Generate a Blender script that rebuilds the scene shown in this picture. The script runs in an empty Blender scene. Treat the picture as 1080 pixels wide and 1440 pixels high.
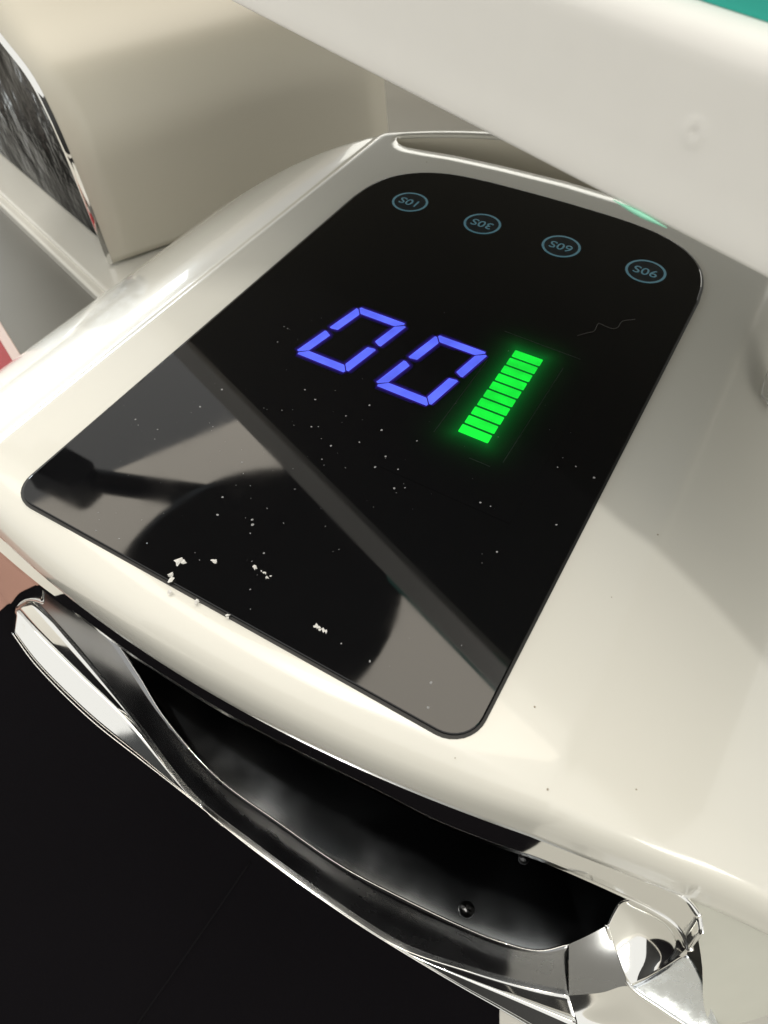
import bpy, bmesh, math, random
import numpy as np
from mathutils import Vector, Matrix
random.seed(7)
SC = bpy.context.scene
COL = SC.collection
U = 0.0062            # one unit of the plan = the radius of a printed button ring (6.2 mm)
H = 13.0              # height of the display glass above the table, in plan units
CX, CZ = 11.05, 20.873   # camera foot (plan X) and height above the glass
F_PX = 994.5
PITCH, AX = 0.9169479, 1.04423694
def V(x, y, z=0.0):   # plan coordinates, z measured from the glass -> metres
    return Vector((x*U, y*U, (z+H)*U))

# ------------------------------------------------------------------ camera
cp, sp = math.cos(PITCH), math.sin(PITCH)
ga = np.array([math.cos(AX), math.sin(AX)]); gb = np.array([-ga[1], ga[0]])
Rv = Vector((math.sin(AX), math.cos(AX), 0))
Fh = Vector((-math.cos(AX), math.sin(AX), 0))
Fv = Fh*cp + Vector((0, 0, -sp))
Uv = Rv.cross(Fv)
cam_d = bpy.data.cameras.new('camera')
cam = bpy.data.objects.new('camera', cam_d); COL.objects.link(cam)
M = Matrix((Rv, Uv, -Fv)).transposed().to_4x4()
M.translation = V(CX, 0, CZ)
cam.matrix_world = M
cam_d.sensor_fit = 'HORIZONTAL'; cam_d.sensor_width = 36
cam_d.lens = F_PX/1080*36
cam_d.clip_start = 0.004; cam_d.clip_end = 50
cam_d.dof.use_dof = True; cam_d.dof.focus_distance = 27*U; cam_d.dof.aperture_fstop = 44
SC.camera = cam
SC.view_settings.view_transform = 'Standard'; SC.view_settings.look = 'None'
SC.view_settings.exposure = 0.0; SC.view_settings.gamma = 1.0

# ------------------------------------------------------------------ world and lamps
W = bpy.data.worlds.new('World'); SC.world = W; W.use_nodes = True
bg = W.node_tree.nodes['Background']
bg.inputs[0].default_value = (1.0, 0.988, 0.945, 1); bg.inputs[1].default_value = 1.0
def area(name, pos, target, sx, sy, radiance, color=(1, 1, 1), roll=0.0):
    d = bpy.data.lights.new(name, 'AREA'); d.shape = 'RECTANGLE'
    d.size = sx*U; d.size_y = sy*U; d.color = color
    d.energy = radiance*math.pi*(sx*U)*(sy*U)
    o = bpy.data.objects.new(name, d); COL.objects.link(o)
    p = V(*pos); o.location = p
    q_ = (V(*target)-p).to_track_quat('-Z', 'Y') @ Matrix.Rotation(roll, 4, 'Z').to_quaternion()
    o.rotation_euler = q_.to_euler()
    return o
key = area('ceiling_downlight', (-52, -16, 300), (0, 15, 0), 11, 11, 600, (1, 0.97, 0.92))
soft = area('ceiling_light_panel', (11-8.6*15.37, 8.0*15.37, 300), (11-8.6*15.37, 8.0*15.37, 0), 292, 307, 3.05, (1, 0.89, 0.72), -math.radians(27.8))
fill_r = area('side_fill_light', (290, -120, 32), (0, 30, 0), 150, 76, 7.5, (1.0, 0.97, 0.85))  # added fill from the right, lifts the shaded sides under the shelf
fill_b = area('back_fill_light', (-20, 205, 34), (0, 40, 0), 240, 50, 2.6, (1.0, 0.98, 0.86))  # added low fill from behind, brightens the shaded rear of the shell
win_l = area('window_light', (-330, 156, 36), (-15, 14, -2), 150, 120, 9, (0.86, 0.95, 1.0))

# ------------------------------------------------------------------ pixel / plane helpers
def P(px, py, z):
    """point of the photograph's pixel at height z (plan units above the glass)"""
    x = (px-540)/F_PX; y = -(py-720)/F_PX
    d = np.array([x, cp+y*sp]); t = (CZ-z)/(sp-y*cp); g = d*t
    return (CX-float(g@gb), float(g@ga), z)
def PV(px, py, p0, n):
    """point of the pixel on a vertical plane through p0 (x,y) with normal n (x,y)"""
    lo, hi = -60.0, 20.0
    a = P(px, py, 0.0); b = P(px, py, -10.0)
    fa = (a[0]-p0[0])*n[0]+(a[1]-p0[1])*n[1]; fb = (b[0]-p0[0])*n[0]+(b[1]-p0[1])*n[1]
    t = fa/(fa-fb)
    return tuple(a[i]+(b[i]-a[i])*t for i in range(3))
def cr(pts, n):
    """Catmull-Rom through pts, n samples, chord-length parameter"""
    pts = [np.array(p, float) for p in pts]
    if len(pts) == 2: return [tuple(pts[0]+(pts[1]-pts[0])*i/(n-1)) for i in range(n)]
    L = [0]
    for a, b in zip(pts, pts[1:]): L.append(L[-1]+max(1e-6, float(np.linalg.norm(b-a))**0.5*1.0))
    e = [2*pts[0]-pts[1]]+pts+[2*pts[-1]-pts[-2]]
    K = [L[0]-(L[1]-L[0])]+L+[L[-1]+(L[-1]-L[-2])]
    out = []
    for i in range(n):
        t = L[-1]*i/(n-1); k = 1
        while k < len(L)-1 and t > L[k]: k += 1
        p0, p1, p2, p3 = e[k-1], e[k], e[k+1], e[k+2]; t0, t1, t2, t3 = K[k-1], K[k], K[k+1], K[k+2]
        a1 = (t1-t)/(t1-t0)*p0+(t-t0)/(t1-t0)*p1; a2 = (t2-t)/(t2-t1)*p1+(t-t1)/(t2-t1)*p2; a3 = (t3-t)/(t3-t2)*p2+(t-t2)/(t3-t2)*p3
        b1 = (t2-t)/(t2-t0)*a1+(t-t0)/(t2-t0)*a2; b2 = (t3-t)/(t3-t1)*a2+(t-t1)/(t3-t1)*a3
        out.append(tuple((t2-t)/(t2-t1)*b1+(t-t1)/(t2-t1)*b2))
    return out

# ------------------------------------------------------------------ object helpers
def empty(name, loc, label, cat, group=None):
    o = bpy.data.objects.new(name, None); COL.objects.link(o); o.location = V(*loc)
    o.empty_display_size = 0.01
    o['label'] = label; o['category'] = cat
    if group: o['group'] = group
    return o
def tag(o, label=None, cat=None, group=None, kind=None):
    if label: o['label'] = label
    if cat: o['category'] = cat
    if group: o['group'] = group
    if kind: o['kind'] = kind
    return o
def mesh(name, verts, faces, mat, parent=None, smooth=True, raw=False):
    me = bpy.data.meshes.new(name)
    off = Vector((0, 0, 0))
    if parent is not None:
        off = parent.location.copy()
        if parent.parent is not None: off = off+parent.parent.location
    me.from_pydata([tuple((Vector(v) if raw else V(*v))-off) for v in verts], [], faces)
    me.materials.append(mat)
    if smooth:
        me.polygons.foreach_set('use_smooth', [True]*len(me.polygons))
    me.update()
    o = bpy.data.objects.new(name, me); COL.objects.link(o)
    if parent is not None: o.parent = parent
    return o
def grid_faces(nr, nc, close=False):
    f = []
    for i in range(nr-1):
        for j in range(nc-1 if not close else nc):
            k = (j+1) % nc
            f.append((i*nc+j, i*nc+k, (i+1)*nc+k, (i+1)*nc+j))
    return f
def patch(name, rows, mat, parent, nu=40, nv=10, thick=0.0, flip=False):
    R = [cr(r, nu) for r in rows]
    cols = [cr([R[i][j] for i in range(len(R))], nv) for j in range(nu)]
    verts = [cols[j][i] for i in range(nv) for j in range(nu)]
    fc = grid_faces(nv, nu)
    if flip: fc = [tuple(reversed(q)) for q in fc]
    o = mesh(name, verts, fc, mat, parent)
    if thick:
        m = o.modifiers.new('thickness', 'SOLIDIFY'); m.thickness = thick*U; m.offset = -1
    return o
def prism(name, pts, z0, z1, mat, parent=None, bevel=0.0, seg=3, smooth=False):
    """vertical prism of a plan outline (counter-clockwise) with bevelled top edge"""
    bm = bmesh.new()
    vs = [bm.verts.new(V(x, y, z0)) for x, y in pts]
    f = bm.faces.new(vs)
    if f.normal.z > 0: f.normal_flip()
    r = bmesh.ops.extrude_face_region(bm, geom=[f])
    tv = [v for v in r['geom'] if isinstance(v, bmesh.types.BMVert)]
    for v in tv: v.co.z = (z1+H)*U
    bmesh.ops.recalc_face_normals(bm, faces=bm.faces)
    if bevel:
        es = [e for e in bm.edges if all(abs(v.co.z-(z1+H)*U) < 1e-7 for v in e.verts)]
        bmesh.ops.bevel(bm, geom=es, offset=bevel*U, segments=seg, profile=0.5, affect='EDGES')
    return from_bm(name, bm, mat, parent, smooth)
def from_bm(name, bm, mat, parent=None, smooth=False):
    off = Vector((0, 0, 0))
    if parent is not None:
        off = parent.location.copy()
        if parent.parent is not None: off = off+parent.parent.location
    bmesh.ops.translate(bm, verts=bm.verts, vec=-off)
    me = bpy.data.meshes.new(name); bm.to_mesh(me); bm.free(); me.materials.append(mat)
    if smooth: me.polygons.foreach_set('use_smooth', [True]*len(me.polygons))
    o = bpy.data.objects.new(name, me); COL.objects.link(o)
    if parent is not None: o.parent = parent
    return o
def tube(name, pts, rad, mat, parent=None, n=8, samples=60, caps=True):
    """rad: number or list following pts"""
    if isinstance(rad, (int, float)): rad = [rad]*len(pts)
    q = cr([tuple(p)+(r,) for p, r in zip(pts, rad)], samples)
    vs, fs = [], []
    for i, c in enumerate(q):
        a = np.array(q[max(0, i-1)][:3]); b = np.array(q[min(len(q)-1, i+1)][:3]); t = b-a; t /= np.linalg.norm(t)+1e-9
        s = np.cross(t, [0, 0, 1.0])
        if np.linalg.norm(s) < 1e-3: s = np.cross(t, [1.0, 0, 0])
        s /= np.linalg.norm(s); w = np.cross(s, t)
        for k in range(n):
            an = 2*math.pi*k/n
            vs.append(tuple(np.array(c[:3])+max(c[3], 1e-3)*(math.cos(an)*s+math.sin(an)*w)))
    fs = grid_faces(len(q), n, close=True)
    if caps: fs += [tuple(range(n-1, -1, -1)), tuple((len(q)-1)*n+k for k in range(n))]
    return mesh(name, vs, fs, mat, parent)
def rounded(pts, radii, n=8):
    """round the corners of a plan polygon"""
    out = []; m = len(pts)
    for i in range(m):
        p = np.array(pts[i], float); a = np.array(pts[i-1], float); b = np.array(pts[(i+1) % m], float)
        r = radii[i] if isinstance(radii, (list, tuple)) else radii
        u = (a-p)/np.linalg.norm(a-p); v = (b-p)/np.linalg.norm(b-p)
        ang = math.acos(max(-1, min(1, float(u@v)))); tl = r/math.tan(ang/2)
        if r <= 0: out.append(tuple(p)); continue
        c = p+(u+v)/np.linalg.norm(u+v)*r/math.sin(ang/2)
        s = p+u*tl-c; e = p+v*tl-c
        a0 = math.atan2(s[1], s[0]); a1 = math.atan2(e[1], e[0]); d = (a1-a0+math.pi) % (2*math.pi)-math.pi
        for k in range(n+1):
            t = a0+d*k/n; out.append((c[0]+r*math.cos(t), c[1]+r*math.sin(t)))
    return out

def thinline(a, b, w=0.035): 
    a = np.array(a); b = np.array(b); t = (b-a)/np.linalg.norm(b-a); nrm = np.array([-t[1], t[0]])*w/2
    return [tuple(a+nrm), tuple(a-nrm), tuple(b-nrm), tuple(b+nrm)]

# ------------------------------------------------------------------ materials
def mat(name, base, rough=0.4, metal=0.0, ior=1.5, coat=0.0, coat_rough=0.03, emit=None, estr=0.0, trans=0.0,
        bump=0.0, bscale=40.0, rvar=0.0, rscale=6.0, cvar=0.0, cscale=8.0):
    m = bpy.data.materials.new(name); m.use_nodes = True
    nt = m.node_tree; b = nt.nodes['Principled BSDF']
    b.inputs['Base Color'].default_value = (*base, 1); b.inputs['Roughness'].default_value = rough
    b.inputs['Metallic'].default_value = metal; b.inputs['IOR'].default_value = ior
    b.inputs['Coat Weight'].default_value = coat; b.inputs['Coat Roughness'].default_value = coat_rough
    b.inputs['Transmission Weight'].default_value = trans
    if emit:
        b.inputs['Emission Color'].default_value = (*emit, 1); b.inputs['Emission Strength'].default_value = estr
    tc = nt.nodes.new('ShaderNodeTexCoord')
    def noise(scale, detail=4):
        n = nt.nodes.new('ShaderNodeTexNoise'); n.inputs['Scale'].default_value = scale/U/10
        n.inputs['Detail'].default_value = detail; nt.links.new(tc.outputs['Object'], n.inputs['Vector']); return n
    if bump:
        n = noise(bscale); bp = nt.nodes.new('ShaderNodeBump'); bp.inputs['Strength'].default_value = bump
        bp.inputs['Distance'].default_value = 0.05*U
        nt.links.new(n.outputs['Fac'], bp.inputs['Height']); nt.links.new(bp.outputs['Normal'], b.inputs['Normal'])
    if rvar:
        n = noise(rscale, 6); r = nt.nodes.new('ShaderNodeMapRange'); r.inputs['From Min'].default_value = 0.35; r.inputs['From Max'].default_value = 0.7
        r.inputs['To Min'].default_value = rough; r.inputs['To Max'].default_value = rough+rvar
        nt.links.new(n.outputs['Fac'], r.inputs['Value']); nt.links.new(r.outputs['Result'], b.inputs['Roughness'])
    if cvar:
        n = noise(cscale, 5); r = nt.nodes.new('ShaderNodeMix'); r.data_type = 'RGBA'
        r.inputs['A'].default_value = (*[c*(1-cvar) for c in base], 1); r.inputs['B'].default_value = (*[min(1, c*(1+cvar)) for c in base], 1)
        nt.links.new(n.outputs['Fac'], r.inputs['Factor']); nt.links.new(r.outputs['Result'], b.inputs['Base Color'])
    return m
WHITE = mat('white_gloss_plastic', (0.69, 0.675, 0.61), 0.22, coat=0.6, coat_rough=0.04, bump=0.03, bscale=3, cvar=0.012, cscale=3)
WHITE2 = mat('cream_gloss_plastic', (0.68, 0.645, 0.55), 0.45, coat=0.12, coat_rough=0.3, bump=0.03, bscale=5)
BASEW = mat('shaded_white_plastic', (0.52, 0.52, 0.46), 0.35, coat=0.2, coat_rough=0.2, cvar=0.04)  # white plastic of the base front with its shade put into the colour
SHELFW = mat('white_lacquer', (0.84, 0.825, 0.78), 0.5, bump=0.05, bscale=4, cvar=0.02)
DARKB = mat('darkened_underside', (0.12, 0.12, 0.11), 0.6)  # shelf underside, darkened so its reflection in the glass stays black
# smudged glass
GLASS = mat('black_display_glass', (0.003, 0.003, 0.0035), 0.022, ior=1.56, rvar=0.045, rscale=5)
GAP = mat('black_gasket', (0.008, 0.008, 0.008), 0.5)
CHROME = mat('polished_chrome', (0.86, 0.86, 0.84), 0.035, metal=1, rvar=0.05, rscale=9, bump=0.03, bscale=6)
STEEL = mat('mirror_steel', (0.42, 0.44, 0.46), 0.07, metal=1, rvar=0.09, rscale=2.5)
SCREW = mat('dull_screw', (0.12, 0.12, 0.12), 0.28, metal=1, bump=0.8, bscale=40)
CAV = mat('unlit_cavity_black', (0.008, 0.008, 0.009), 0.4)  # inside of the opening, coloured black for its lack of light
BLUE = mat('blue_segment', (0.02, 0.02, 0.05), 0.3, emit=(0.10, 0.145, 1.0), estr=1.0)
for m_ in (BLUE,):
    pass
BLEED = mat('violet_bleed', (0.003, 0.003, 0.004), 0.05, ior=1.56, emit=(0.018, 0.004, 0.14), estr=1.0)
GREEN = mat('green_segment', (0.01, 0.05, 0.01), 0.3, emit=(0.0, 0.95, 0.045), estr=1.0)
PRINT = mat('teal_print', (0.012, 0.05, 0.07), 0.5, emit=(0.008, 0.058, 0.078), estr=1.0)
def uneven(m, scale, lo, hi):
    nt = m.node_tree; b = nt.nodes['Principled BSDF']; tc = nt.nodes.new('ShaderNodeTexCoord'); n = nt.nodes.new('ShaderNodeTexNoise')
    n.inputs['Scale'].default_value = scale/U; n.inputs['Detail'].default_value = 2; nt.links.new(tc.outputs['Object'], n.inputs['Vector'])
    r_ = nt.nodes.new('ShaderNodeMapRange'); r_.inputs['From Min'].default_value = 0.3; r_.inputs['From Max'].default_value = 0.7
    r_.inputs['To Min'].default_value = lo; r_.inputs['To Max'].default_value = hi
    nt.links.new(n.outputs['Fac'], r_.inputs['Value']); nt.links.new(r_.outputs['Result'], b.inputs['Emission Strength'])
uneven(BLUE, 0.9, 0.82, 1.25); uneven(GREEN, 0.8, 0.78, 1.15)
PRINTIN = mat('dark_teal_print', (0.002, 0.010, 0.018), 0.1, ior=1.9)
LINE = mat('faint_window_line', (0.010, 0.016, 0.012), 0.3)
TEALP = mat('pale_teal', (0.30, 0.72, 0.52), 0.4)
TEAL = mat('teal_plastic', (0.02, 0.42, 0.34), 0.35)
TABLE = mat('grey_table', (0.15, 0.145, 0.125), 0.4, cvar=0.06, cscale=2)
MAT_B = mat('black_rubber_mat', (0.0036, 0.0031, 0.0040), 0.85, ior=1.12, bump=0.25, bscale=120, cvar=0.2, cscale=1)
MAT_F = mat('mat_crease', (0.0045, 0.004, 0.0048), 0.85, ior=1.15)
RED = mat('red_plastic', (0.32, 0.008, 0.012), 0.35)
PINKW = mat('pale_pink_edge', (0.62, 0.50, 0.46), 0.4)
PINK = mat('dusty_pink_cloth', (0.34, 0.18, 0.135), 0.7, bump=0.2, bscale=60)
PAPER = mat('grey_paper', (0.45, 0.44, 0.40), 0.6, bump=0.05)
WALLG = mat('grey_wall_paint', (0.30, 0.29, 0.26), 0.6, cvar=0.1, cscale=1.2)
CRUMB = mat('chalky_dust', (0.62, 0.61, 0.58), 0.9, bump=0.8, bscale=60, cvar=0.25, cscale=40)
DUST = mat('fine_dust', (0.28, 0.28, 0.28), 0.9)
CLEAR = mat('clear_film', (0.85, 0.84, 0.8), 0.12, trans=0.75, ior=1.45, bump=0.6, bscale=8)
LAMPB = mat('matt_black_metal', (0.012, 0.013, 0.015), 0.45)

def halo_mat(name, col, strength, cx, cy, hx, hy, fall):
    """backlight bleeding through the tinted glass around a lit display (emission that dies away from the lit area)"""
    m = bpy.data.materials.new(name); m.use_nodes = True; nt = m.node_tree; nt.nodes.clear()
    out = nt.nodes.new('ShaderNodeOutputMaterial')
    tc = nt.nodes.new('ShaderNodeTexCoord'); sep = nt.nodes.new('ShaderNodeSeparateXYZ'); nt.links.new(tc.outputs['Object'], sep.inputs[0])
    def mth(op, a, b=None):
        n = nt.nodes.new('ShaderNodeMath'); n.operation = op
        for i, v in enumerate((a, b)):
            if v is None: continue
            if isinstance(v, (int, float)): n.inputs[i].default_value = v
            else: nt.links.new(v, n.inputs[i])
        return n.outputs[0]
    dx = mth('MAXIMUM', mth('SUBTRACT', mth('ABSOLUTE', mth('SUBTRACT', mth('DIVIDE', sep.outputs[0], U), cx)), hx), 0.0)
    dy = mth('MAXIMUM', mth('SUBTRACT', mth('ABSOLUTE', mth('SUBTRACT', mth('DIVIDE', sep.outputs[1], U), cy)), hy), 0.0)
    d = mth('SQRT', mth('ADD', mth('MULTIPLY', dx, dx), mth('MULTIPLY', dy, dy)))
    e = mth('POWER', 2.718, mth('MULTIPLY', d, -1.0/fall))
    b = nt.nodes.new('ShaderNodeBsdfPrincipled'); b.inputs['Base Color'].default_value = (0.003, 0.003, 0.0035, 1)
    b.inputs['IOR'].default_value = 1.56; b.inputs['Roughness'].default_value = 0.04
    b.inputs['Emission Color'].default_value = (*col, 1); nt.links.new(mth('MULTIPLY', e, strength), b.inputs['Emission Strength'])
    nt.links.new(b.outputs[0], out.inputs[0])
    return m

# ================================================================== setting
tb = prism('table_top', rounded([(-110, -60), (110, -60), (110, 100), (-110, 100)], 0.5), -17.0, -13.0, mat('pale_table', (0.55, 0.53, 0.48), 0.5, cvar=0.1, cscale=1), bevel=0.15)
tag(tb, 'pale table top under the lamps and the black mat', 'table')
rc = prism('red_cloth', rounded([(-41, 15), (-26, 15), (-26, 18.2), (-35.3, 22.3), (-41, 24.8)], 0.3), -12.99, -12.94, RED)
tag(rc, 'bright red cloth showing at the left edge beside the grey tray', 'cloth')
fl = mesh('floor', [(-900, -900, -130), (900, -900, -130), (900, 900, -130), (-900, 900, -130)], [(0, 1, 2, 3)], mat('dark_floor', (0.10, 0.085, 0.07), 0.6, cvar=0.2, cscale=0.2), smooth=False)
tag(fl, kind='structure')
wl = prism('wall', [(-400, 108), (400, 108), (400, 116), (-400, 116)], -130, 8, WALLG); tag(wl, kind='structure')

# ================================================================== nail lamp
lamp = empty('nail_lamp', (0, 20, -13), 'white gloss nail lamp with black glass display lit 00 and chrome-lined opening', 'nail lamp')
def Yl(X): return 5.55+0.0085*X*X if abs(X) < 16 else 5.55+0.0085*256+(abs(X)-16)*0.30
def drop(X, Y=20):
    d = abs(X)-12.3
    if d <= -0.3: return 0.0
    s = max(0.0, min(1.0, (d+0.3)/0.6)); st = (0.14 if X < 0 else 0.05)*s*s*(3-2*s)
    if d <= 0: return st
    return st+0.04*d*d+0.13*d
def Yr(X): return 45.6-0.033*X*X
SX = [0, 4.2, 7, 9.0, 10.1, 10.7, 11.0, 11.2]; SN = [40.05, 39.85, 39.55, 39.15, 39.0, 39.2, 39.5, 39.95]
def Yn(X): return float(np.interp(abs(X), SX, SN)) if abs(X) < 11.2 else Yf(X)
def Yf(X):
    a = abs(X)
    y = Yr(X)-1.5
    if 10.2 < a < 11.2: y -= 0.25*((a-10.2))**2*0
    return y
XS = sorted(set([round(-27+i*0.5, 3) for i in range(109)]+[s*v for s in (-1, 1) for v in (10.25, 10.7, 10.85, 11.1, 11.2, 11.8, 12.1, 12.2, 12.3, 12.4, 12.6, 12.8)]))
FR = [(1.9, 0), (1.45, -.02), (1.1, -.09), (.78, -.2), (.48, -.42), (.26, -.70), (.12, -1.05), (.05, -1.5), (.01, -2.0), (0, -2.4), (.06, -2.55), (.22, -2.6)]
BR = [(-1.1, 0), (-.8, -.03), (-.45, -.14), (-.18, -.36), (0, -.7), (.1, -1.2), (.18, -2.5), (.25, -12.9)]
NY, NS = 40, 4
verts = []
for X in XS:
    z0 = -drop(X); yl, yr = Yl(X), Yr(X)
    col = []
    ff = max(0.0, min(1.0, (abs(X)-7)/7)); ff = ff*ff*(3-2*ff)
    for k, (dy, dz) in enumerate(FR[::-1]): col.append((X, yl+dy*(1-(0.62*ff if 0.1 < dy < 1.6 and dz > -2 else 0)), max(z0+dz, -12.95)))
    a, b, c_ = yl+1.9, Yn(X), Yf(X)
    if abs(X) >= 11.2: b = c_-0.02
    for k in range(1, NY): col.append((X, a+(b-0.06-a)*k/(NY-1), z0))
    k0 = len(col); col.append((X, b, z0-(0.04 if abs(X) < 11.2 else 0)))
    for k in range(1, NS): col.append((X, b+(c_-b)*k/NS, z0))
    k1 = len(col); col.append((X, c_, z0-(0.04 if abs(X) < 11.2 else 0))); col.append((X, c_+0.06, z0))
    for dy, dz in BR: col.append((X, yr+dy, max(z0+dz, -12.95) if dz > -12 else -12.95))
    verts.append(col)
nr = len(verts[0]); nc = len(XS)
VV = [verts[j][i] for i in range(nr) for j in range(nc)]
fcs = []
for i in range(nr-1):
    for j in range(nc-1):
        if k0 <= i < k1 and abs(XS[j]) <= 11.2 and abs(XS[j+1]) <= 11.2: continue
        fcs.append((i*nc+j, i*nc+j+1, (i+1)*nc+j+1, (i+1)*nc+j))
shell = mesh('shell', VV, fcs, WHITE, lamp)
sm = shell.modifiers.new('thickness', 'SOLIDIFY'); sm.thickness = 0.3*U; sm.offset = -1
SXS = [x for x in XS if abs(x) <= 11.2]
slot = [(x, Yn(x)) for x in SXS]+[(x, Yf(x)) for x in SXS[::-1]]
def offs2(pts, d):
    out = []; m = len(pts)
    for i in range(m):
        a = np.array(pts[i-1]); b = np.array(pts[(i+1) % m]); t = b-a; t = t/(np.linalg.norm(t)+1e-9)
        out.append((pts[i][0]+t[1]*d, pts[i][1]-t[0]*d))
    return out
# recess lining of the slot (walls and floor)
slo = offs2(slot, 0.02); sv = [(x, y, z) for z in (-0.2, -3.6) for x, y in slo]; n = len(slot)
sf = [(i, (i+1) % n, n+(i+1) % n, n+i) for i in range(n)]+[tuple(range(n, 2*n))]
mesh('handle_recess', [(x+(0.02 if z > -1 else 0), y, z) for x, y, z in sv], sf, WHITE2, lamp, smooth=False)

# display glass
outline = rounded([(9.62, 7.42), (9.72, 36.2), (8.6, 37.1), (-8.3, 37.1), (-9.72, 36.2), (-9.62, 7.42)][::-1], [1.0, 3.6, 0, 0, 3.6, 1.0], 8)
left_c = [(-9.64, 32.4), (-9.45, 33.9), (-8.95, 35.2), (-7.8, 36.45), (-6.2, 37.2), (-4.5, 37.5)]
top_c = [(-2.5, 37.62), (0, 37.66), (2.5, 37.62)]
right_c = [(-x, y) for x, y in reversed(left_c)]
arc = lambda cx, cy, r, a0, a1, n=8: [(cx+r*math.cos(math.radians(a0+(a1-a0)*k/n)), cy+r*math.sin(math.radians(a0+(a1-a0)*k/n))) for k in range(n+1)]
rear = [p[:2] for p in cr([(x, y, 0) for x, y in left_c+top_c+right_c], 60)]
outline = rear+arc(8.55, 8.5, 1.05, 0, -90)+arc(-8.55, 8.5, 1.05, -90, -180)
ccw = outline[::-1]
def offs(pts, d):
    out = []; m = len(pts)
    for i in range(m):
        a = np.array(pts[i-1]); b = np.array(pts[(i+1) % m]); t = b-a; t = t/np.linalg.norm(t)
        out.append((pts[i][0]+t[1]*d, pts[i][1]-t[0]*d))
    return out
prism('gasket', offs(ccw, 0.10), -0.25, 0.03, GAP, lamp)
glass = prism('display_glass', ccw, -0.2, 0.10, GLASS, lamp, bevel=0.05, seg=2)
ZG = 0.10
# green glow around the charge bar painted as fading emission, faint outline lines
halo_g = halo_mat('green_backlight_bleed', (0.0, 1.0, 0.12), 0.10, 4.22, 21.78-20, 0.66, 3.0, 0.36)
hq = [(1.2, 15.6), (7.3, 15.6), (7.3, 27.6), (1.2, 27.6)]
def flat(name, pts, z, m, parent): return mesh(name, [(x, y, z) for x, y in pts], [tuple(range(len(pts)))], m, parent, smooth=False)
win = flat('charge_glow', hq, ZG+0.008, halo_g, lamp)
X0 = 4.22
for a, b in (((2.75, 18.3), (2.75, 23.4)), ((5.85, 18.2), (5.85, 24.6)), ((4.6, 17.75), (5.5, 17.75)), ((2.6, 25.6), (6.3, 25.5))):
    flat('window_line', thinline(a, b), ZG+0.014, LINE, lamp)
seg0 = None
for k in range(10):
    ya = 18.82+k*0.592; yb = ya+0.475
    w = 0.665
    pts = rounded([(X0-w+0.02, ya), (X0+w+0.02, ya), (X0+w, yb), (X0-w, yb)], 0.05, 3)
    prism('charge_segment', pts, ZG-0.01, ZG+0.022, GREEN, lamp)

# seven segment digits, six lit segments each
BL = []
def quadseg(c, name='digit_segment'):
    BL.append([p for p in offs(c, 0.09)])
    return prism(name, c, ZG-0.01, ZG+0.022, BLUE, lamp)
def digit(TL, TR, BR_, BL):
    TL, TR, BR_, BL = map(lambda p: np.array(p, float), (TL, TR, BR_, BL))
    ML, MR = (TL+BL)/2, (TR+BR_)/2
    wd = 0.42
    def bar(a, b, inward, ga_=0.10, miters=(0.34, 0.34), half=(0, 0)):
        t = (b-a)/np.linalg.norm(b-a); L = np.linalg.norm(b-a); n_ = np.array([-t[1], t[0]])
        if n_@inward < 0: n_ = -n_
        g0_, g1_ = ga_ if isinstance(ga_, tuple) else (ga_, ga_)
        p = [a+t*g0_, b-t*g1_, b-t*(g1_+miters[1])+n_*wd, a+t*(g0_+miters[0])+n_*wd]
        # little chamfers
        q = [p[0]+t*0.05, p[1]-t*0.05, p[1]-t*0.02+n_*0.10, p[2]+t*0.05-n_*0.02, p[2], p[3], p[3]-t*0.05-n_*0.02, p[0]+t*0.02+n_*0.10]
        if (q[1]-q[0])[0]*(q[2]-q[1])[1]-(q[1]-q[0])[1]*(q[2]-q[1])[0] < 0: q = q[::-1]
        return quadseg([tuple(v) for v in q])
    c = (TL+TR+BR_+BL)/4
    bar(TL, TR, c-(TL+TR)/2, (0.08, 0.16), (0.30, 0.40)); bar(BL, BR_, c-(BL+BR_)/2, (0.16, 0.08), (0.40, 0.30))
    bar(TL, ML, c-TL, 0.12, (0.34, 0.18)); bar(ML, BL, c-BL, (0.12, 0.17), (0.18, 0.40))
    bar(TR, MR, c-TR, (0.17, 0.12), (0.40, 0.18)); bar(MR, BR_, c-BR_, 0.12, (0.18, 0.34))
DIGITS_DONE = 1
def PX(x, y): return P(x, y, ZG)[:2]
digit((-4.16, 23.78), (-1.45, 23.78), (-2.2, 19.5), (-4.95, 19.5))
digit((0.02, 23.82), (2.66, 23.82), (1.9, 19.48), (-0.82, 19.48))
for cx in (-3.15, 0.95):
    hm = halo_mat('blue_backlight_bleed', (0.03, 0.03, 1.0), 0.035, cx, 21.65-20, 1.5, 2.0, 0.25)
    flat('digit_glow', [(cx-2.4, 18.6), (cx+(2.4 if cx < 0 else 2.4), 18.6), (cx+2.4, 24.8), (cx-2.4, 24.8)] if cx < 0 else [(cx-1.6, 18.6), (cx+0.3, 16.9+1.7), (cx+0.34, 24.8), (cx-1.6, 24.8)], ZG+0.004+(0 if cx < 0 else 0.0), hm, lamp) if False else None

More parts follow.
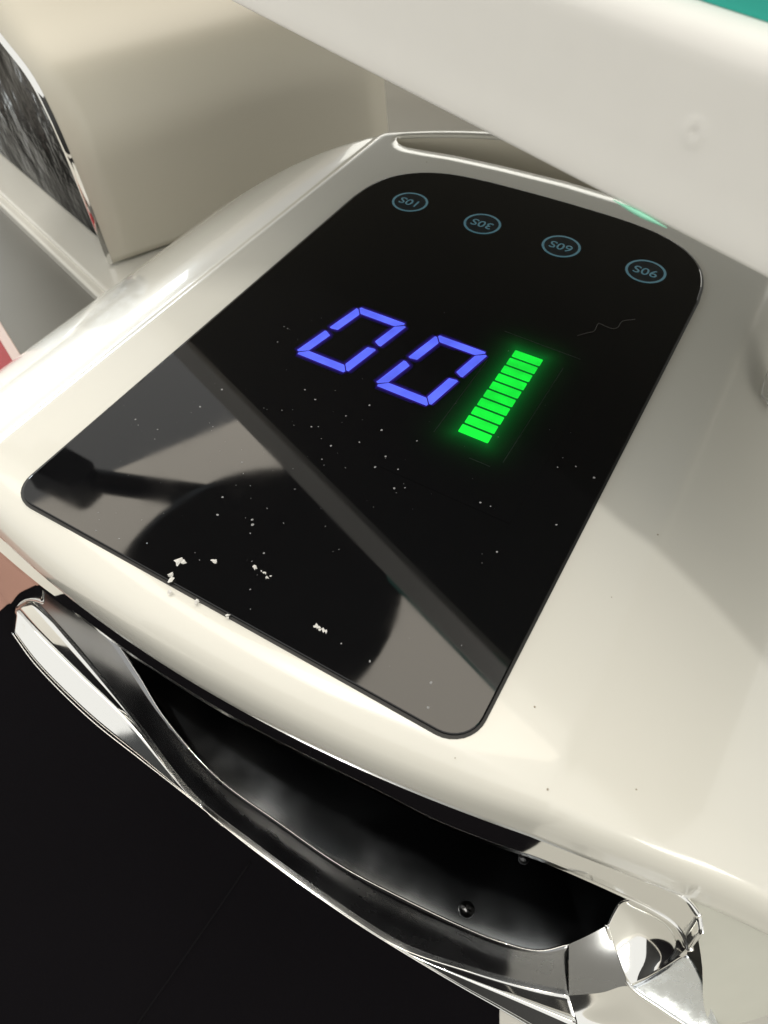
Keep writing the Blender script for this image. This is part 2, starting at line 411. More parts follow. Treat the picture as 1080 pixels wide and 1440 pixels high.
bvs, bfs = [], []
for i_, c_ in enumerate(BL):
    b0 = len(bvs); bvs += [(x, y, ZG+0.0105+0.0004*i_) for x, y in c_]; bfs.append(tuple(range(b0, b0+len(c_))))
mesh('digit_glow', bvs, bfs, BLEED, lamp, smooth=False)  # grown segment outlines, violet glow painted as dim emission
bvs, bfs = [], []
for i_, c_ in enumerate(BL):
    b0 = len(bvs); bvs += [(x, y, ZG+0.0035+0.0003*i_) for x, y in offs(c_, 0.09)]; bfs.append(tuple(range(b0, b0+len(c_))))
mesh('digit_glow', bvs, bfs, mat('faint_violet_bleed', (0.003, 0.003, 0.004), 0.04, ior=1.56, emit=(0.005, 0.002, 0.045), estr=1.0), lamp, smooth=False)  # wider, fainter layer of the painted glow
# printed button rings with upside-down lettering
for (x, y), txt in zip([(-6.63, 33.3), (-2.19, 33.3), (2.27, 33.42), (6.75, 33.46)], ['10S', '30S', '60S', '90S']):
    n = 40; ri, ro = 0.88, 1.01
    vs = [(x+r*math.cos(2*math.pi*k/n), y+r*math.sin(2*math.pi*k/n), ZG+0.010) for r in (ri, ro) for k in range(n)]
    rg = mesh('button_ring', vs, [(k, n+k, n+(k+1) % n, (k+1) % n) for k in range(n)], PRINT, lamp, smooth=False)
    vs = [(x+r*math.cos(2*math.pi*k/n), y+r*math.sin(2*math.pi*k/n), ZG+0.005) for r in (ri+0.02,) for k in range(n)]
    mesh('button_face', vs, [tuple(range(n))], PRINTIN, rg, smooth=False)
    cu = bpy.data.curves.new('lettering', 'FONT'); cu.body = txt; cu.align_x = 'CENTER'; cu.align_y = 'CENTER'; cu.size = 0.86
    cu.offset = 0.008; cu.resolution_u = 4
    to = bpy.data.objects.new('t', cu); COL.objects.link(to); bpy.context.view_layer.update()
    dg = bpy.context.evaluated_depsgraph_get(); tm = bpy.data.meshes.new_from_object(to.evaluated_get(dg))
    pts = [(x-v.co.x, y-v.co.y, ZG+0.012) for v in tm.vertices]
    mesh('button_lettering', pts, [tuple(p.vertices) for p in tm.polygons], PRINT, rg, smooth=False)
    bpy.data.objects.remove(to)

# base: sloping front faces either side of the opening, sides and back
def Yb(X): return 3.25+0.0032*X*X+max(0, abs(X)-15)**2*0.05
def base_front(edge, x1, sgn=1):
    rows = []
    for t, xe in zip((0, 0.12, 0.35, 0.65, 0.9, 1.0), edge):
        r = []
        for k in range(21):
            X = xe+(x1-xe)*k/20
            zt = max(-drop(X)-2.2, -12.6); yt = Yl(X)+0.12
            yb = Yb(X) if sgn > 0 else Yl(X)-0.3
            r.append((X, yt+(yb-yt)*t, zt+(-13-zt)*(t**0.85)))
        rows.append(r)
    return rows
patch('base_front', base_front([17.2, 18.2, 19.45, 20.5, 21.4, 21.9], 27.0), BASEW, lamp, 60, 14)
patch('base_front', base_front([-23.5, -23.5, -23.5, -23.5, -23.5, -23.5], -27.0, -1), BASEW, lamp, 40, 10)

# cavity: floor, back and ceiling
flo = [(x, y) for x, y in [(-16, 5.9), (-12, 5.1), (-6, 4.6), (0, 4.4), (6, 4.3), (12, 4.6), (16, 5.5)]]
xs = [(-17+i*1.0) for i in range(35)]
cv = [(-17.5, 34, -12.9), (17.5, 34, -12.9), (17.5, 34, -3.6), (-17.5, 34, -3.6), (-17.5, 8.6, -5.2), (17.5, 8.6, -5.2), (-17.5, 8.6, -12.9), (17.5, 8.6, -12.9), (0, 34, -1.2), (0, 7.8, -2.9)]
CEIL = [(x, Yl(x)+0.35, max(-drop(x)-3.2, -12)) for x in [-18+1.5*i for i in range(25)]]
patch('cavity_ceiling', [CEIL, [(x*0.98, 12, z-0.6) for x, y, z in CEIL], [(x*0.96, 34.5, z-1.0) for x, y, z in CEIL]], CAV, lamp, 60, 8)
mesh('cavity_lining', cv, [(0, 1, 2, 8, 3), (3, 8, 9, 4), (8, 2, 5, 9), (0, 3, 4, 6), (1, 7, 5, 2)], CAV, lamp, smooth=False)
# beads of glue / screw heads on the mirror floor
for px, py, r in ((657, 1277, 0.34), (738, 1205, 0.25)):
    x, y, z = P(px, py, -12.4)
    bm = bmesh.new(); bmesh.ops.create_uvsphere(bm, u_segments=16, v_segments=10, radius=r*U)
    for v in bm.verts:
        v.co.z = max(v.co.z, 0)*0.8; v.co += Vector((random.uniform(-.02, .02)*U,)*3)
    bmesh.ops.translate(bm, verts=bm.verts, vec=V(x, y, -12.72))
    from_bm('floor_screw', bm, SCREW, lamp, True)

# chrome surround of the opening
trim = [(-6, 772), (30, 803), (60, 827), (125, 875), (200, 929), (300, 992), (375, 1034), (450, 1072), (540, 1117), (619, 1157), (702, 1189), (758, 1207), (869, 1254), (920, 1279), (951, 1300), (965, 1320), (970, 1337)]
lipb = [(-6, 748), (30, 775), (60, 803), (125, 862), (200, 920), (300, 974), (375, 1014), (450, 1052), (540, 1090), (619, 1126), (702, 1163), (758, 1188), (869, 1238), (925, 1258), (958, 1277), (976, 1300), (981, 1330)]
zt = [max(-drop(P(x, y, -3.5)[0])-4.6, -12) for x, y in trim]
r1 = [P(x, y, z) for (x, y), z in zip(trim, zt)]
r0 = [(a[0], a[1]+0.35, a[2]+0.3) for a in [P(x, y, z+1.7) for (x, y), z in zip(lipb, zt)]]
rm = [tuple((np.array(a)*0.5+np.array(b)*0.5)+np.array([0, -0.03, -0.10])) for a, b in zip(r0, r1)]
patch('chrome_top_flange', [r0, rm, r1], CHROME, lamp, 90, 8, thick=0.08)
tube('chrome_top_bead', r1, [0.04]*8+[0.05, 0.06, 0.07, 0.08, 0.10, 0.12, 0.14, 0.14, 0.14], CHROME, lamp, n=10, samples=150)
tube('chrome_upper_bead', [tuple(np.array(p)+np.array([0, -0.12, -0.03])) for p in r0[3:]], [0.02]*6+[0.03, 0.04, 0.05, 0.07, 0.08, 0.10, 0.12], CHROME, lamp, n=8, samples=130)

# lower sill: rows from the outside edge inwards
Oo = [(17, 890), (50, 935), (125, 1010), (200, 1070), (270, 1125), (350, 1190), (480, 1284), (563, 1337), (647, 1387), (702, 1418), (755, 1449), (800, 1476)]
C1 = [(22, 856), (50, 888), (113, 950), (180, 1014), (271, 1124), (351, 1189), (481, 1283), (564, 1336), (655, 1376), (712, 1398), (768, 1420), (812, 1438)]
C2 = [(42, 838), (75, 877), (128, 940), (185, 1010), (272, 1123), (352, 1188), (482, 1282), (566, 1334), (660, 1366), (718, 1383), (765, 1394), (800, 1400)]
R3 = [(60, 826), (165, 905), (195, 950), (232, 1010), (305, 1093), (392, 1157), (480, 1218), (563, 1262), (647, 1302), (702, 1324), (758, 1337), (800, 1328)]
zo = [-12.9]*12
z1 = [-12.2, -12.0, -11.9, -12.0, -12.85, -12.89, -12.89, -12.88, -12.6, -12.5, -12.4, -12.3]
z2 = [-11.3, -11.0, -11.1, -11.5, -12.8, -12.88, -12.88, -12.85, -12.3, -12.1, -11.9, -11.6]
z3 = [-9.6, -9.2, -9.4, -9.6, -10.0, -10.1, -10.0, -9.8, -9.4, -9.0, -8.8, -8.6]
row = lambda pts, zz: [P(x, y, z) for (x, y), z in zip(pts, zz)]
patch('chrome_sill_bevel', [row(Oo, zo), row(C1, z1)], CHROME, lamp, 100, 6, thick=0.05)
patch('chrome_sill_ledge', [row(C1, z1), row(C2, z2)], CHROME, lamp, 100, 5, thick=0.05)
r2, r3 = row(C2, z2), row(R3, z3)
mid = [tuple(np.array(a)*0.5+np.array(b)*0.5+np.array([0, 0.12*q_, -0.5*q_])) for a, b, q_ in zip(r2, r3, [0, 0, 0, .3, .8, 1, 1, 1, 1, .9, .7, .5])]
SMOKE = mat('smoky_steel', (0.30, 0.305, 0.315), 0.15, metal=1, rvar=0.22, rscale=1.8)
patch('chrome_sill_wall', [r2, mid, r3], SMOKE, lamp, 100, 8, thick=0.05)
xs_ = [-16+34*k/12 for k in range(13)]
patch('mirror_floor', [[(a[0], a[1]+0.05, -12.72) for a in r3]+[(18.5, 7.0, -12.72)], [(a[0]*.5+x*.5, 12, -12.72) for a, x in zip(r3+[(18.5, 7, 0)], xs_)], [(x, 22, -12.72) for x in xs_], [(x, 34, -12.72) for x in xs_]], STEEL, lamp, 50, 20)
tube('sill_edge', row(Oo, [z+0.04 for z in zo]), 0.03, CHROME, lamp, n=6, samples=160)
tube('sill_edge', r3[1:], 0.022, CHROME, lamp, n=6, samples=120)
# curled right end of the surround
cT = [np.array(p) for p in cr([P(853, 1302, -8.6), P(874, 1266, -7.6), P(914, 1270, -6.7), P(952, 1299, -6.3)], 7)]
cB = [np.array(p) for p in cr([P(886, 1386, -10.6), P(908, 1376, -10.2), P(938, 1359, -9.3), P(966, 1341, -8.2)], 7)]
cL = [np.array(p) for p in cr([P(853, 1302, -8.6), P(862, 1335, -9.5), P(874, 1368, -10.2), P(886, 1386, -10.6)], 7)]
cR = [np.array(p) for p in cr([P(952, 1299, -6.3), P(963, 1314, -6.9), P(968, 1328, -7.5), P(966, 1341, -8.2)], 7)]
ew = []
for i_ in range(7):
    v_ = i_/6; rw = []
    for j_ in range(7):
        u_ = j_/6
        p_ = (1-v_)*cT[j_]+v_*cB[j_]+(1-u_)*cL[i_]+u_*cR[i_]-((1-u_)*(1-v_)*cT[0]+u_*(1-v_)*cT[-1]+(1-u_)*v_*cB[0]+u_*v_*cB[-1])
        bu = 16*u_*(1-u_)*v_*(1-v_)
        rw.append(tuple(p_+np.array([0.35, 0.45, -0.15])*bu))
    ew.append(rw)
patch('chrome_end_wall', ew, CHROME, lamp, 30, 30, thick=0.05)
f0 = [P(886, 1386, -10.6), P(908, 1376, -10.3), P(938, 1358, -9.6), P(966, 1341, -8.4)]
f1 = [P(930, 1418, -11.4), P(950, 1405, -11.2), P(970, 1392, -10.6), P(986, 1372, -9.6)]
f2 = [P(978, 1450, -12.4), P(990, 1440, -12.2), P(996, 1432, -12.0), P(1001, 1420, -11.4)]
f3 = [P(1010, 1475, -12.9), P(1014, 1470, -12.9), P(1016, 1462, -12.9), P(1018, 1455, -12.9)]
patch('chrome_end_foot', [f0, f1, f2, f3], mat('scuffed_chrome', (0.82, 0.86, 0.9), 0.16, metal=1, rvar=0.2, rscale=30, bump=0.3, bscale=25), lamp, 16, 24, thick=0.05)
tube('sill_edge', [P(853, 1300, -8.5), P(862, 1335, -9.45), P(874, 1368, -10.35), P(886, 1386, -10.55), P(930, 1418, -11.35), P(978, 1450, -12.35)], [0.07, 0.09, 0.08, 0.08, 0.08, 0.08], CHROME, lamp, n=8, samples=50)
h0 = [P(800, 1400, -11.6), P(845, 1396, -11.1), P(884, 1387, -10.6), P(930, 1419, -11.4), P(978, 1451, -12.4)]
h1 = [P(806, 1420, -11.95), P(848, 1418, -11.6), P(884, 1414, -11.3), P(920, 1436, -11.9), P(965, 1462, -12.6)]
h2 = [P(812, 1440, -12.3), P(850, 1446, -12.3), P(885, 1452, -12.3), P(920, 1466, -12.6), P(955, 1480, -12.85)]
h3 = [P(806, 1478, -12.95), P(845, 1490, -12.95), P(880, 1500, -12.95), P(915, 1510, -12.95), P(950, 1520, -12.95)]
patch('chrome_sill_bevel', [h0, h1, h2, h3], CHROME, lamp, 40, 20)
w0 = [P(800, 1400, -11.6), P(845, 1396, -11.1), P(884, 1387, -10.6)]
w2 = [P(800, 1328, -8.6), P(828, 1315, -8.6), P(853, 1302, -8.6)]
w1 = [tuple(np.array(a)*0.5+np.array(b)*0.5+np.array([0, -0.05, 0.1])) for a, b in zip(w0, w2)]
patch('chrome_sill_wall', [w0, w1, w2], SMOKE, lamp, 16, 12)
# left end of the surround
g0 = [P(60, 827, -5.0), P(30, 800, -5.0), P(-8, 770, -5.0)]
g1 = [P(60, 850, -8.5), P(20, 822, -8.5), P(-8, 798, -8.5)]
g2 = [P(42, 838, -11.3), P(20, 856, -12.2), P(-8, 822, -12.6)]
patch('chrome_end_wall', [g0, g1, g2], CHROME, lamp, 16, 16, thick=0.05)

# ================================================================== second lamp on the left
A = P(159, 370, -11.5)
D = np.array([0.43, 0.903]); N = np.array([-0.95, 0.312]); NP = np.array([0.312, 0.95])
lamp2 = empty('nail_lamp', (A[0], A[1], -13), 'cream nail lamp on the left, opening with a dark mirror lining and chrome edge', 'nail lamp')
prof = [PV(x, y, (A[0], A[1]), NP) for x, y in [(159, 370), (142, 325), (120, 268), (96, 208), (75, 160), (48, 108), (0, 45)]]
last = prof[-1]
Wd = 40.0
base_o = np.array([A[0], A[1]])
s_of = lambda p: float((np.array(p[:2])-base_o)@N)
pr = [(s_of(p), p[2]) for p in prof]
sl, zl = pr[-1]
top = [(sl+5.0, zl+2.6), (sl+11, zl+4.2), (sl+18, zl+4.8)]
half = pr+top
cxs = half[-1][0]
full = half+[(2*cxs-s, z) for s, z in reversed(half[:-1])]
def ext(pts, d0, d1, nd, inset=0.0):
    rows = []
    for k in range(nd):
        d = d0+(d1-d0)*k/(nd-1)
        rows.append([(base_o[0]+N[0]*s+D[0]*d, base_o[1]+N[1]*s+D[1]*d, z) for s, z in pts])
    return rows
patch('shell', ext(full, 0, 26.6, 4), WHITE2, lamp2, 120, 14, thick=-0.35)
def shrink(pts, t):
    return [(cxs+(s-cxs)*(1-t/ max(1, cxs)), z-t if z > -5 else z-t*max(0, (z+11.5)/6.5)) for s, z in pts]
inn = shrink(full, 0.45)
patch('chrome_edge', [ext(full, -0.02, 0, 2)[0], ext(shrink(full, 0.2), -0.35, 0, 2)[0], ext(inn, 0.0, 1, 2)[0], ext(shrink(full, 0.7), 0.6, 2, 2)[0]], CHROME, lamp2, 120, 12)
i2 = shrink(full, 0.7)
STEELD = mat('dark_mirror_lining', (0.006, 0.006, 0.006), 0.05, ior=1.13, rvar=0.1, rscale=3, bump=1.0, bscale=1.6)
[setattr(n.inputs['Distance'], 'default_value', 0.8*U) for n in STEELD.node_tree.nodes if n.bl_idname == 'ShaderNodeBump']
bk = ext(i2, 0.6, 3, 2)[0]
patch('mirror_lining', [bk, [(x+D[0]*3, y+D[1]*3, z) for x, y, z in bk], [(x+D[0]*8, y+D[1]*8, z) for x, y, z in bk]], STEELD, lamp2, 80, 8)
mesh('mirror_back', [(x+D[0]*0.3, y+D[1]*0.3, z) for x, y, z in cr(bk, 60)], [tuple(range(60))], STEELD, lamp2, smooth=False)
eb = [(base_o[0]+N[0]*s+D[0]*26.6, base_o[1]+N[1]*s+D[1]*26.6, z) for s, z in [p for p in full]]+[]
mesh('shell_back', eb, [tuple(range(len(eb)))], WHITE2, lamp2, smooth=False)
# foot flange
def g2xy(s, d): return (base_o[0]+N[0]*s+D[0]*d, base_o[1]+N[1]*s+D[1]*d)
i0 = P(150, 432, -12.4)[:2]; i1 = P(0, 290, -12.4)[:2]
dirv = np.array(i1)-np.array(i0); e_far = tuple(np.array(i1)+dirv*1.5); e_near = tuple(np.array(i0)-dirv*0.25)
fp = [e_near, e_far, g2xy(2*cxs+2, 27), g2xy(-3.0, 27)]
fp = rounded(fp[::-1], 1.0, 6)
prism('foot_flange', fp, -12.98, -12.1, WHITE, lamp2, bevel=0.25, seg=4)
cc = np.mean(np.array(fp), axis=0)
prism('foot_flange_step', [tuple(cc+(np.array(p)-cc)*0.955) for p in fp], -12.2, -11.75, WHITE, lamp2, bevel=0.2, seg=4)

# ================================================================== shelf above, near the camera
HS = 12.0
q = 1-HS/CZ
e1_ = (CX+(-46.4)*q, 53.8*q); e2_ = (CX+1.17*q, 35.9*q)
sd = np.array(e2_)-np.array(e1_); sd /= np.linalg.norm(sd); sn = np.array([-sd[1], sd[0]])
if sn[1] < 0: sn = -sn
e1_, e2_ = np.array(e1_), np.array(e2_)
shelf = empty('shelf', (float(e2_[0]), float(e2_[1])+20, HS), 'thick white shelf with a rounded front edge overhanging the upper right', 'shelf')
pl, prr = e1_-sd*30, e2_+sd*26
prof = [(0.35, 0.0), (0.10, 0.01), (0.02, 0.06), (0.0, 0.2), (0.06, 1.2), (0.10, 2.2), (0.12, 3.0), (0.13, 3.25), (0.16, 3.45), (0.26, 3.68), (0.42, 3.84), (0.62, 3.93), (0.85, 3.95), (42, 3.95), (42, 0)]
def sweep(name, prof, m, par, n=60):
    rows = [[tuple(pl+(prr-pl)*k/(n-1)+sn*o)+(HS+z,) for k in range(n)] for o, z in prof]
    vs = [p for r in rows for p in r]
    return mesh(name, vs, grid_faces(len(rows), n), m, par)
sh = sweep('shelf_board', cr([(a, b, 0) for a, b in prof[:-2]], 40) and [p[:2] for p in cr([(a, b, 0) for a, b in prof[:-2]], 60)]+[(42, 3.95), (42, 0.0)], SHELFW, shelf, 900)
# dimple on the face
dc = np.array(PV(972, 188, tuple(e2_), tuple(sn)))
for v in sh.data.vertices:
    w = Vector(((v.co.x+shelf.location.x)/U, (v.co.y+shelf.location.y)/U, (v.co.z+shelf.location.z)/U-H))
    r = math.sqrt((w.x-dc[0])**2+(w.y-dc[1])**2+(w.z-dc[2])**2)
    if r < 0.6:
        k = -0.06*math.exp(-(r/0.11)**2)+0.025*math.exp(-((r-0.19)/0.09)**2)
        v.co.x -= sn[0]*k*U; v.co.y -= sn[1]*k*U
a, b = pl+sn*0.34, prr+sn*0.34; c, d = prr+sn*42, pl+sn*42
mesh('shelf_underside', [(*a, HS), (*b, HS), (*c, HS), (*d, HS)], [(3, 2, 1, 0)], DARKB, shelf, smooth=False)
# teal tray lying on the shelf
def sp_(t, o): return tuple(e2_+sd*t+sn*o)
ta, tb_ = P(950, -4, HS+4.41), P(1080, 40, HS+4.41)
td = np.array(tb_[:2])-np.array(ta[:2]); td /= np.linalg.norm(td); tn = np.array([-td[1], td[0]]); tn = tn if tn[1] > 0 else -tn
ta = np.array(ta[:2])+tn*0.25
tm = np.array(P(1020, 16, HS+4.41)[:2]); to_ = max(0.75, float((tm-e2_)@sn))
prism('teal_tray', rounded([sp_(-14, to_), sp_(24, to_), sp_(24, to_+22), sp_(-14, to_+22)], [0.8, 1, 1, 1], 6), HS+3.96, HS+5.7, TEAL, bevel=0.3, seg=4, smooth=False)
g_a, g_b = np.array(PV(862, 282, tuple(e2_), tuple(sn))), np.array(PV(938, 320, tuple(e2_), tuple(sn)))
gz = HS+0.01
tube('teal_sliver', [(g_a[0], g_a[1], gz), ((g_a[0]+g_b[0])/2, (g_a[1]+g_b[1])/2, gz-0.01), (g_b[0], g_b[1], gz)], [0.01, 0.06, 0.01], TEALP, shelf, n=8, samples=20)  # thin pale teal sliver along the lower front edge
o = bpy.data.objects['teal_tray']; tag(o, 'teal plastic tray lying on the white shelf in the top right corner', 'tray')

# ================================================================== things on the table
mt = [P(x, y, -12.85) for x, y in []]
m0 = np.array(P(702, 1417, -12.93)[:2]); m1 = np.array(P(702, 1460, -12.93)[:2]); md = (m1-m0)/np.linalg.norm(m1-m0)
blk = prism('black_mat', [(-17.0, -40), tuple(m0+md*45), tuple(m0-md*22), (-16.0, 20), (-16.4, 8), (-17.0, 6.3)], -12.99, -12.93, MAT_B)
tag(blk, 'matt black mat lying flat under the front of the lamp', 'mat')
a, b = P(352, 1212, -12.93), P(190, 1445, -12.93)
tube('mat_fold', [a, ((a[0]+b[0])/2+0.03, (a[1]+b[1])/2, -12.93), b], 0.05, MAT_F, blk, samples=20)
pk = prism('pink_towel', rounded([(-40, 2), (-16.9, 2), (-16.4, 9), (-25, 12), (-40, 14)], 0.5), -12.99, -12.90, PINK)
tag(pk, 'dusty pink cloth peeking out beyond the chrome tip on the left', 'cloth')
pa_, pb_ = m0-md*6+np.array([0.02, 0]), m0+md*30+np.array([0.02, 0])
pp = prism('paper_sheet', [tuple(pa_), tuple(pb_), tuple(pb_+np.array([26, 0])), tuple(pa_+np.array([26, 0]))], -12.925, -12.90, PAPER)
tag(pp, 'grey white paper sheet under the chrome sill at the bottom', 'paper')
tv = [(-80, 42.5), (-35.3, 22.55), (-19.0, 15.3), (-15, 16), (-15, 90), (-80, 90)]
tr = empty('serving_tray', (-40, 50, -13), 'flat grey tray with a pale pink edge under the cream lamp', 'tray')
prism('tray_surface', rounded([(-80, 42.9), (-35.3, 22.9), (-19.0, 15.7), (-15.4, 16), (-15.4, 90), (-80, 90)], 0.3, 3), -12.99, -12.93, TABLE, tr)
prism('tray_edge', thinline((-80, 42.6), (-19, 15.4), 0.7)   , -12.99, -12.80, PINKW, tr, bevel=0.08)
# clear plastic scrap at the right edge
X_, Y_, _ = P(1072, 560, -1.5)
def top(X): return -drop(X)
q = [(1084, 500), (1072, 530), (1062, 556), (1060, 575), (1068, 580), (1073, 590), (1079, 582), (1090, 582)]
bm = bmesh.new()
pts = [P(x, y, -1.0) for x, y in q]
vs = [bm.verts.new(V(x, y, top(x)+0.05+0.5*max(0, y-pts[4][1])*0.25)) for x, y, z in pts]
f = bm.faces.new(vs); r = bmesh.ops.extrude_face_region(bm, geom=[f])
for v in r['geom']:
    if isinstance(v, bmesh.types.BMVert): v.co.z += 0.14*U
bmesh.ops.recalc_face_normals(bm, faces=bm.faces)
o = from_bm('plastic_scrap', bm, CLEAR); tag(o, 'clear scrap of plastic film stuck on the shell at the right edge', 'plastic scrap')

# crumbs of nail dust on the glass
def crumb(px, py, w, lab):
    x, y, z = P(px, py, ZG)
    bm = bmesh.new(); k = w/50.0; ax_ = random.uniform(0, 3.14)
    for q in range(random.randint(3, 6)):
        d = random.uniform(-0.6, 0.6)*k; e_ = random.uniform(-0.25, 0.25)*k; rr = k*random.uniform(0.22, 0.48)
        cx_, cy_ = d*math.cos(ax_)-e_*math.sin(ax_), d*math.sin(ax_)+e_*math.cos(ax_)
        vv = [bm.verts.new((cx_+random.gauss(0, .55)*rr, cy_+random.gauss(0, .55)*rr, abs(random.gauss(0, .4))*rr)) for _ in range(11)]
        h_ = bmesh.ops.convex_hull(bm, input=vv)
        bmesh.ops.delete(bm, geom=[v for v in vv if v.is_valid and not v.link_faces], context='VERTS')
    bmesh.ops.scale(bm, vec=(U, U, U), verts=bm.verts)
    bmesh.ops.translate(bm, verts=bm.verts, vec=V(x, y, ZG+0.01))
    o = from_bm('dust_crumb', bm, CRUMB, None, False)
    tag(o, lab, 'crumb', 'white crumbs of nail dust on the glass')
for c in [(256, 789, 13, 'uppermost large white crumb in the cluster near the left front edge'),
          (242, 810, 13, 'large white crumb just below the uppermost one near the front edge'),
          (240, 831, 9, 'white crumb right on the front edge of the glass'),
          (278, 846, 10, 'upright white crumb against the front edge right of the corner cluster'),
          (320, 867, 9, 'white crumb at the front edge midway to the clustered flakes'),
          (302, 790, 9, 'lone round white crumb right of the corner cluster'),
          (359, 797, 8, 'small crumb left of the pair in the dark reflection'),
          (369, 806, 9, 'left crumb of the touching pair in the dark reflection'),
          (377, 811, 7, 'right crumb of the touching pair in the dark reflection'),
          (447, 882, 9, 'upper flake of the flaky heap nearest the middle of the front edge'),
          (456, 887, 7, 'lower right flake of the flaky heap nearest the middle of the front edge')]: crumb(*c)
# fine dust
vs, fs = [], []
def speck(x, y, r, asp=1.0, an=0.0):
    b = len(vs); n = 6; z = ZG+0.004
    ring = []
    for k in range(n):
        t = 2*math.pi*k/n; rr = r*random.uniform(0.6, 1.2); u, w = rr*math.cos(t)*asp, rr*math.sin(t)
        ring.append((x+u*math.cos(an)-w*math.sin(an), y+u*math.sin(an)+w*math.cos(an), z))
    vs.extend(ring); vs.append((x, y, z+r*0.7)); fs.extend([(b+k, b+(k+1) % n, b+n) for k in range(n)])
known = [(428, 548), (536, 605), (520, 570), (487, 585), (453, 646), (570, 686), (555, 687), (505, 622), (466, 627), (543, 642), (586, 620), (396, 577), (391, 481), (404, 462),
         (443, 562), (437, 600), (448, 600), (341, 650), (314, 699), (354, 731), (356, 738), (352, 750), (307, 724), (140, 731), (135, 746), (206, 764), (190, 590), (195, 598), (222, 604), (281, 572), (313, 548), (300, 600), (783, 657), (810, 656), (835, 672), (783, 738), (700, 776), (690, 712), (675, 707), (603, 995), (606, 960), (520, 930), (480, 905), (352, 829), (372, 778), (560, 660), (527, 657)]
for px, py in known:
    x, y, _ = P(px+random.uniform(-1, 1), py, ZG); speck(x, y, random.uniform(0.028, 0.06))
for _ in range(120):
    if random.random() < 0.6: px, py = random.gauss(400, 150), random.gauss(640, 110)
    else: px, py = random.uniform(100, 800), random.uniform(420, 980)
    x, y, _z = P(px, py, ZG)
    if abs(x) < 9.2 and 7.9 < y < 35: speck(x, y, random.uniform(0.008, 0.02), random.choice([1, 1, 2.5]), random.uniform(0, 3))
o = mesh('fine_dust', vs, fs, DUST, None, smooth=False); tag(o, 'fine white dust specks scattered over the black glass', 'dust', kind='stuff')
# dark specks of dirt on the white shell
vs, fs = [], []
for px, py in [(925, 752), (752, 994), (640, 1066), (895, 1110), (860, 840), (170, 560), (600, 228), (770, 1110)]:
    X_, Y_, _q = P(px, py, 0); X_, Y_, _q = P(px, py, -drop(X_)); zz = -drop(X_)
    b = len(vs); rr = random.uniform(0.02, 0.04)
    vs += [(X_+rr*math.cos(t*1.05)*random.uniform(.7, 1.3), Y_+rr*math.sin(t*1.05)*random.uniform(.7, 1.3), zz+0.006) for t in range(6)]+[(X_, Y_, zz+0.03)]
    fs += [(b+k, b+(k+1) % 6, b+6) for k in range(6)]
o = mesh('dirt_specks', vs, fs, mat('brown_dirt', (0.32, 0.28, 0.21), 0.9), None, smooth=False); tag(o, 'tiny brown dirt specks on the white shell', 'dirt', kind='stuff')
# a hair on the glass
hr = [P(x, y, ZG+0.02) for x, y in [(812, 472), (826, 468), (835, 466), (842, 455), (852, 459), (861, 462), (868, 461), (875, 452), (893, 449)]]
o = tube('hair', hr, 0.012, mat('grey_hair', (0.045, 0.038, 0.034), 0.6), None, n=5, samples=60); tag(o, 'thin wavy hair lying on the glass below the 60S button', 'hair')

# ================================================================== unseen chair-shaped blocker, added to keep front light off lip and chrome
ch = empty('front_blocker', (0, -95, -130), 'added black chair-shaped light blocker, unseen, in front of the table', 'light blocker')
LEA = mat('blocker_black', (0.012, 0.012, 0.013), 0.5, bump=0.3, bscale=2)
def slab(name, cx, cy, cz, sx, sy, sz, m, par, bev):
    bm = bmesh.new(); bmesh.ops.create_cube(bm, size=1.0)
    bmesh.ops.scale(bm, vec=(sx*U, sy*U, sz*U), verts=bm.verts); bmesh.ops.bevel(bm, geom=list(bm.edges), offset=bev*U, segments=5, profile=0.5, affect='EDGES')
    bmesh.ops.translate(bm, verts=bm.verts, vec=V(cx, cy, cz)); return from_bm(name, bm, m, par, True)
slab('blocker_backrest', 0, -86, 5, 120, 12, 95, LEA, ch, 5); slab('blocker_seat', 0, -125, -55, 90, 75, 14, LEA, ch, 6)
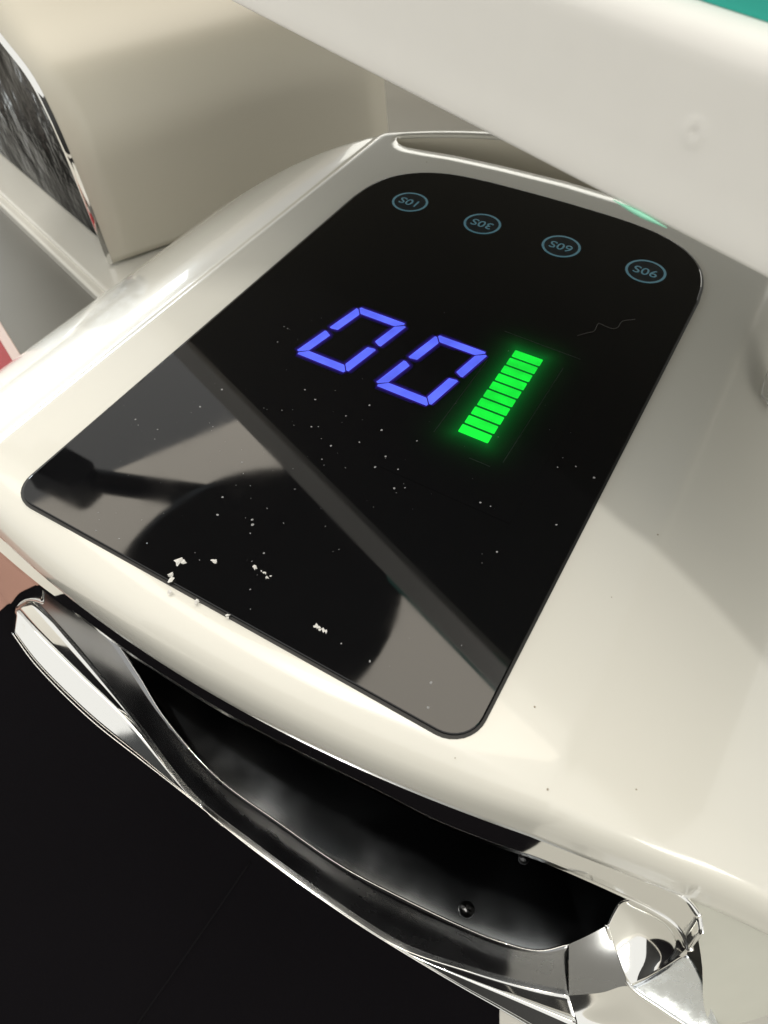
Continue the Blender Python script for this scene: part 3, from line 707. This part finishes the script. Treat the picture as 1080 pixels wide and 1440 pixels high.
slab('blocker_back_post', 0, -96, -40, 8, 5, 60, LAMPB, ch, 2); slab('blocker_seat_post', 0, -125, -95, 9, 9, 70, LAMPB, ch, 3)
slab('blocker_base', 0, -125, -127, 80, 12, 5, LAMPB, ch, 2); slab('blocker_base', 0, -125, -126.5, 12, 80, 5, LAMPB, ch, 2)

# ================================================================== desk lamp overhead, seen mirrored in the display
HL = 60.0; kf = 1+HL/CZ
def MR(px, py): # where the mirrored ray of a display pixel meets height HL
    x, y, _ = P(px, py, 0); return (CX+(x-CX)*kf, y*kf, HL)
c = np.array([CX-10.0*kf, 8.6*kf])
dl = empty('desk_lamp', (-95, 20, -13), 'black jointed desk lamp mirrored in the display glass', 'desk lamp')
bm = bmesh.new()
nn = 48; prf = [(0.0, 3.0), (5, 3.0), (12, 2.2), (17.5, 0.4), (18.8, -1.2), (18.8, -2.0), (17.5, -2.0), (11, -0.3), (0.0, 0.2)]
rings = []
for r, z in prf:
    rings.append([bm.verts.new(V(c[0]+max(r, 0.05)*math.cos(2*math.pi*k/nn)*1.0, c[1]+max(r, 0.05)*math.sin(2*math.pi*k/nn)*1.1, HL+z)) for k in range(nn)])
for a, b in zip(rings, rings[1:]):
    for k in range(nn): bm.faces.new((a[k], b[k], b[(k+1) % nn], a[(k+1) % nn]))
from_bm('lamp_shade', bm, LAMPB, dl, True)
pa, pb = MR(70, 668), MR(345, 708)
tube('lamp_arm', [pa, tuple((np.array(pa)+np.array(pb))/2), pb], [1.9, 1.8, 2.0], LAMPB, dl, n=12, samples=12)
pj = MR(95, 672)
prism('arm_joint', rounded([(pj[0]-6, pj[1]-3), (pj[0]+5, pj[1]-2.6), (pj[0]+5, pj[1]+2.6), (pj[0]-6, pj[1]+3)], 1.5), HL-3, HL+2.5, LAMPB, dl)
tube('lamp_arm', [pa, (-88, 22, 25), (-95, 20, -12)], [1.5, 1.5, 1.8], LAMPB, dl, n=12, samples=20)
prism('lamp_base', arc(-95, 20, 9, 0, 354, 40), -13, -11.5, LAMPB, dl, bevel=0.4)
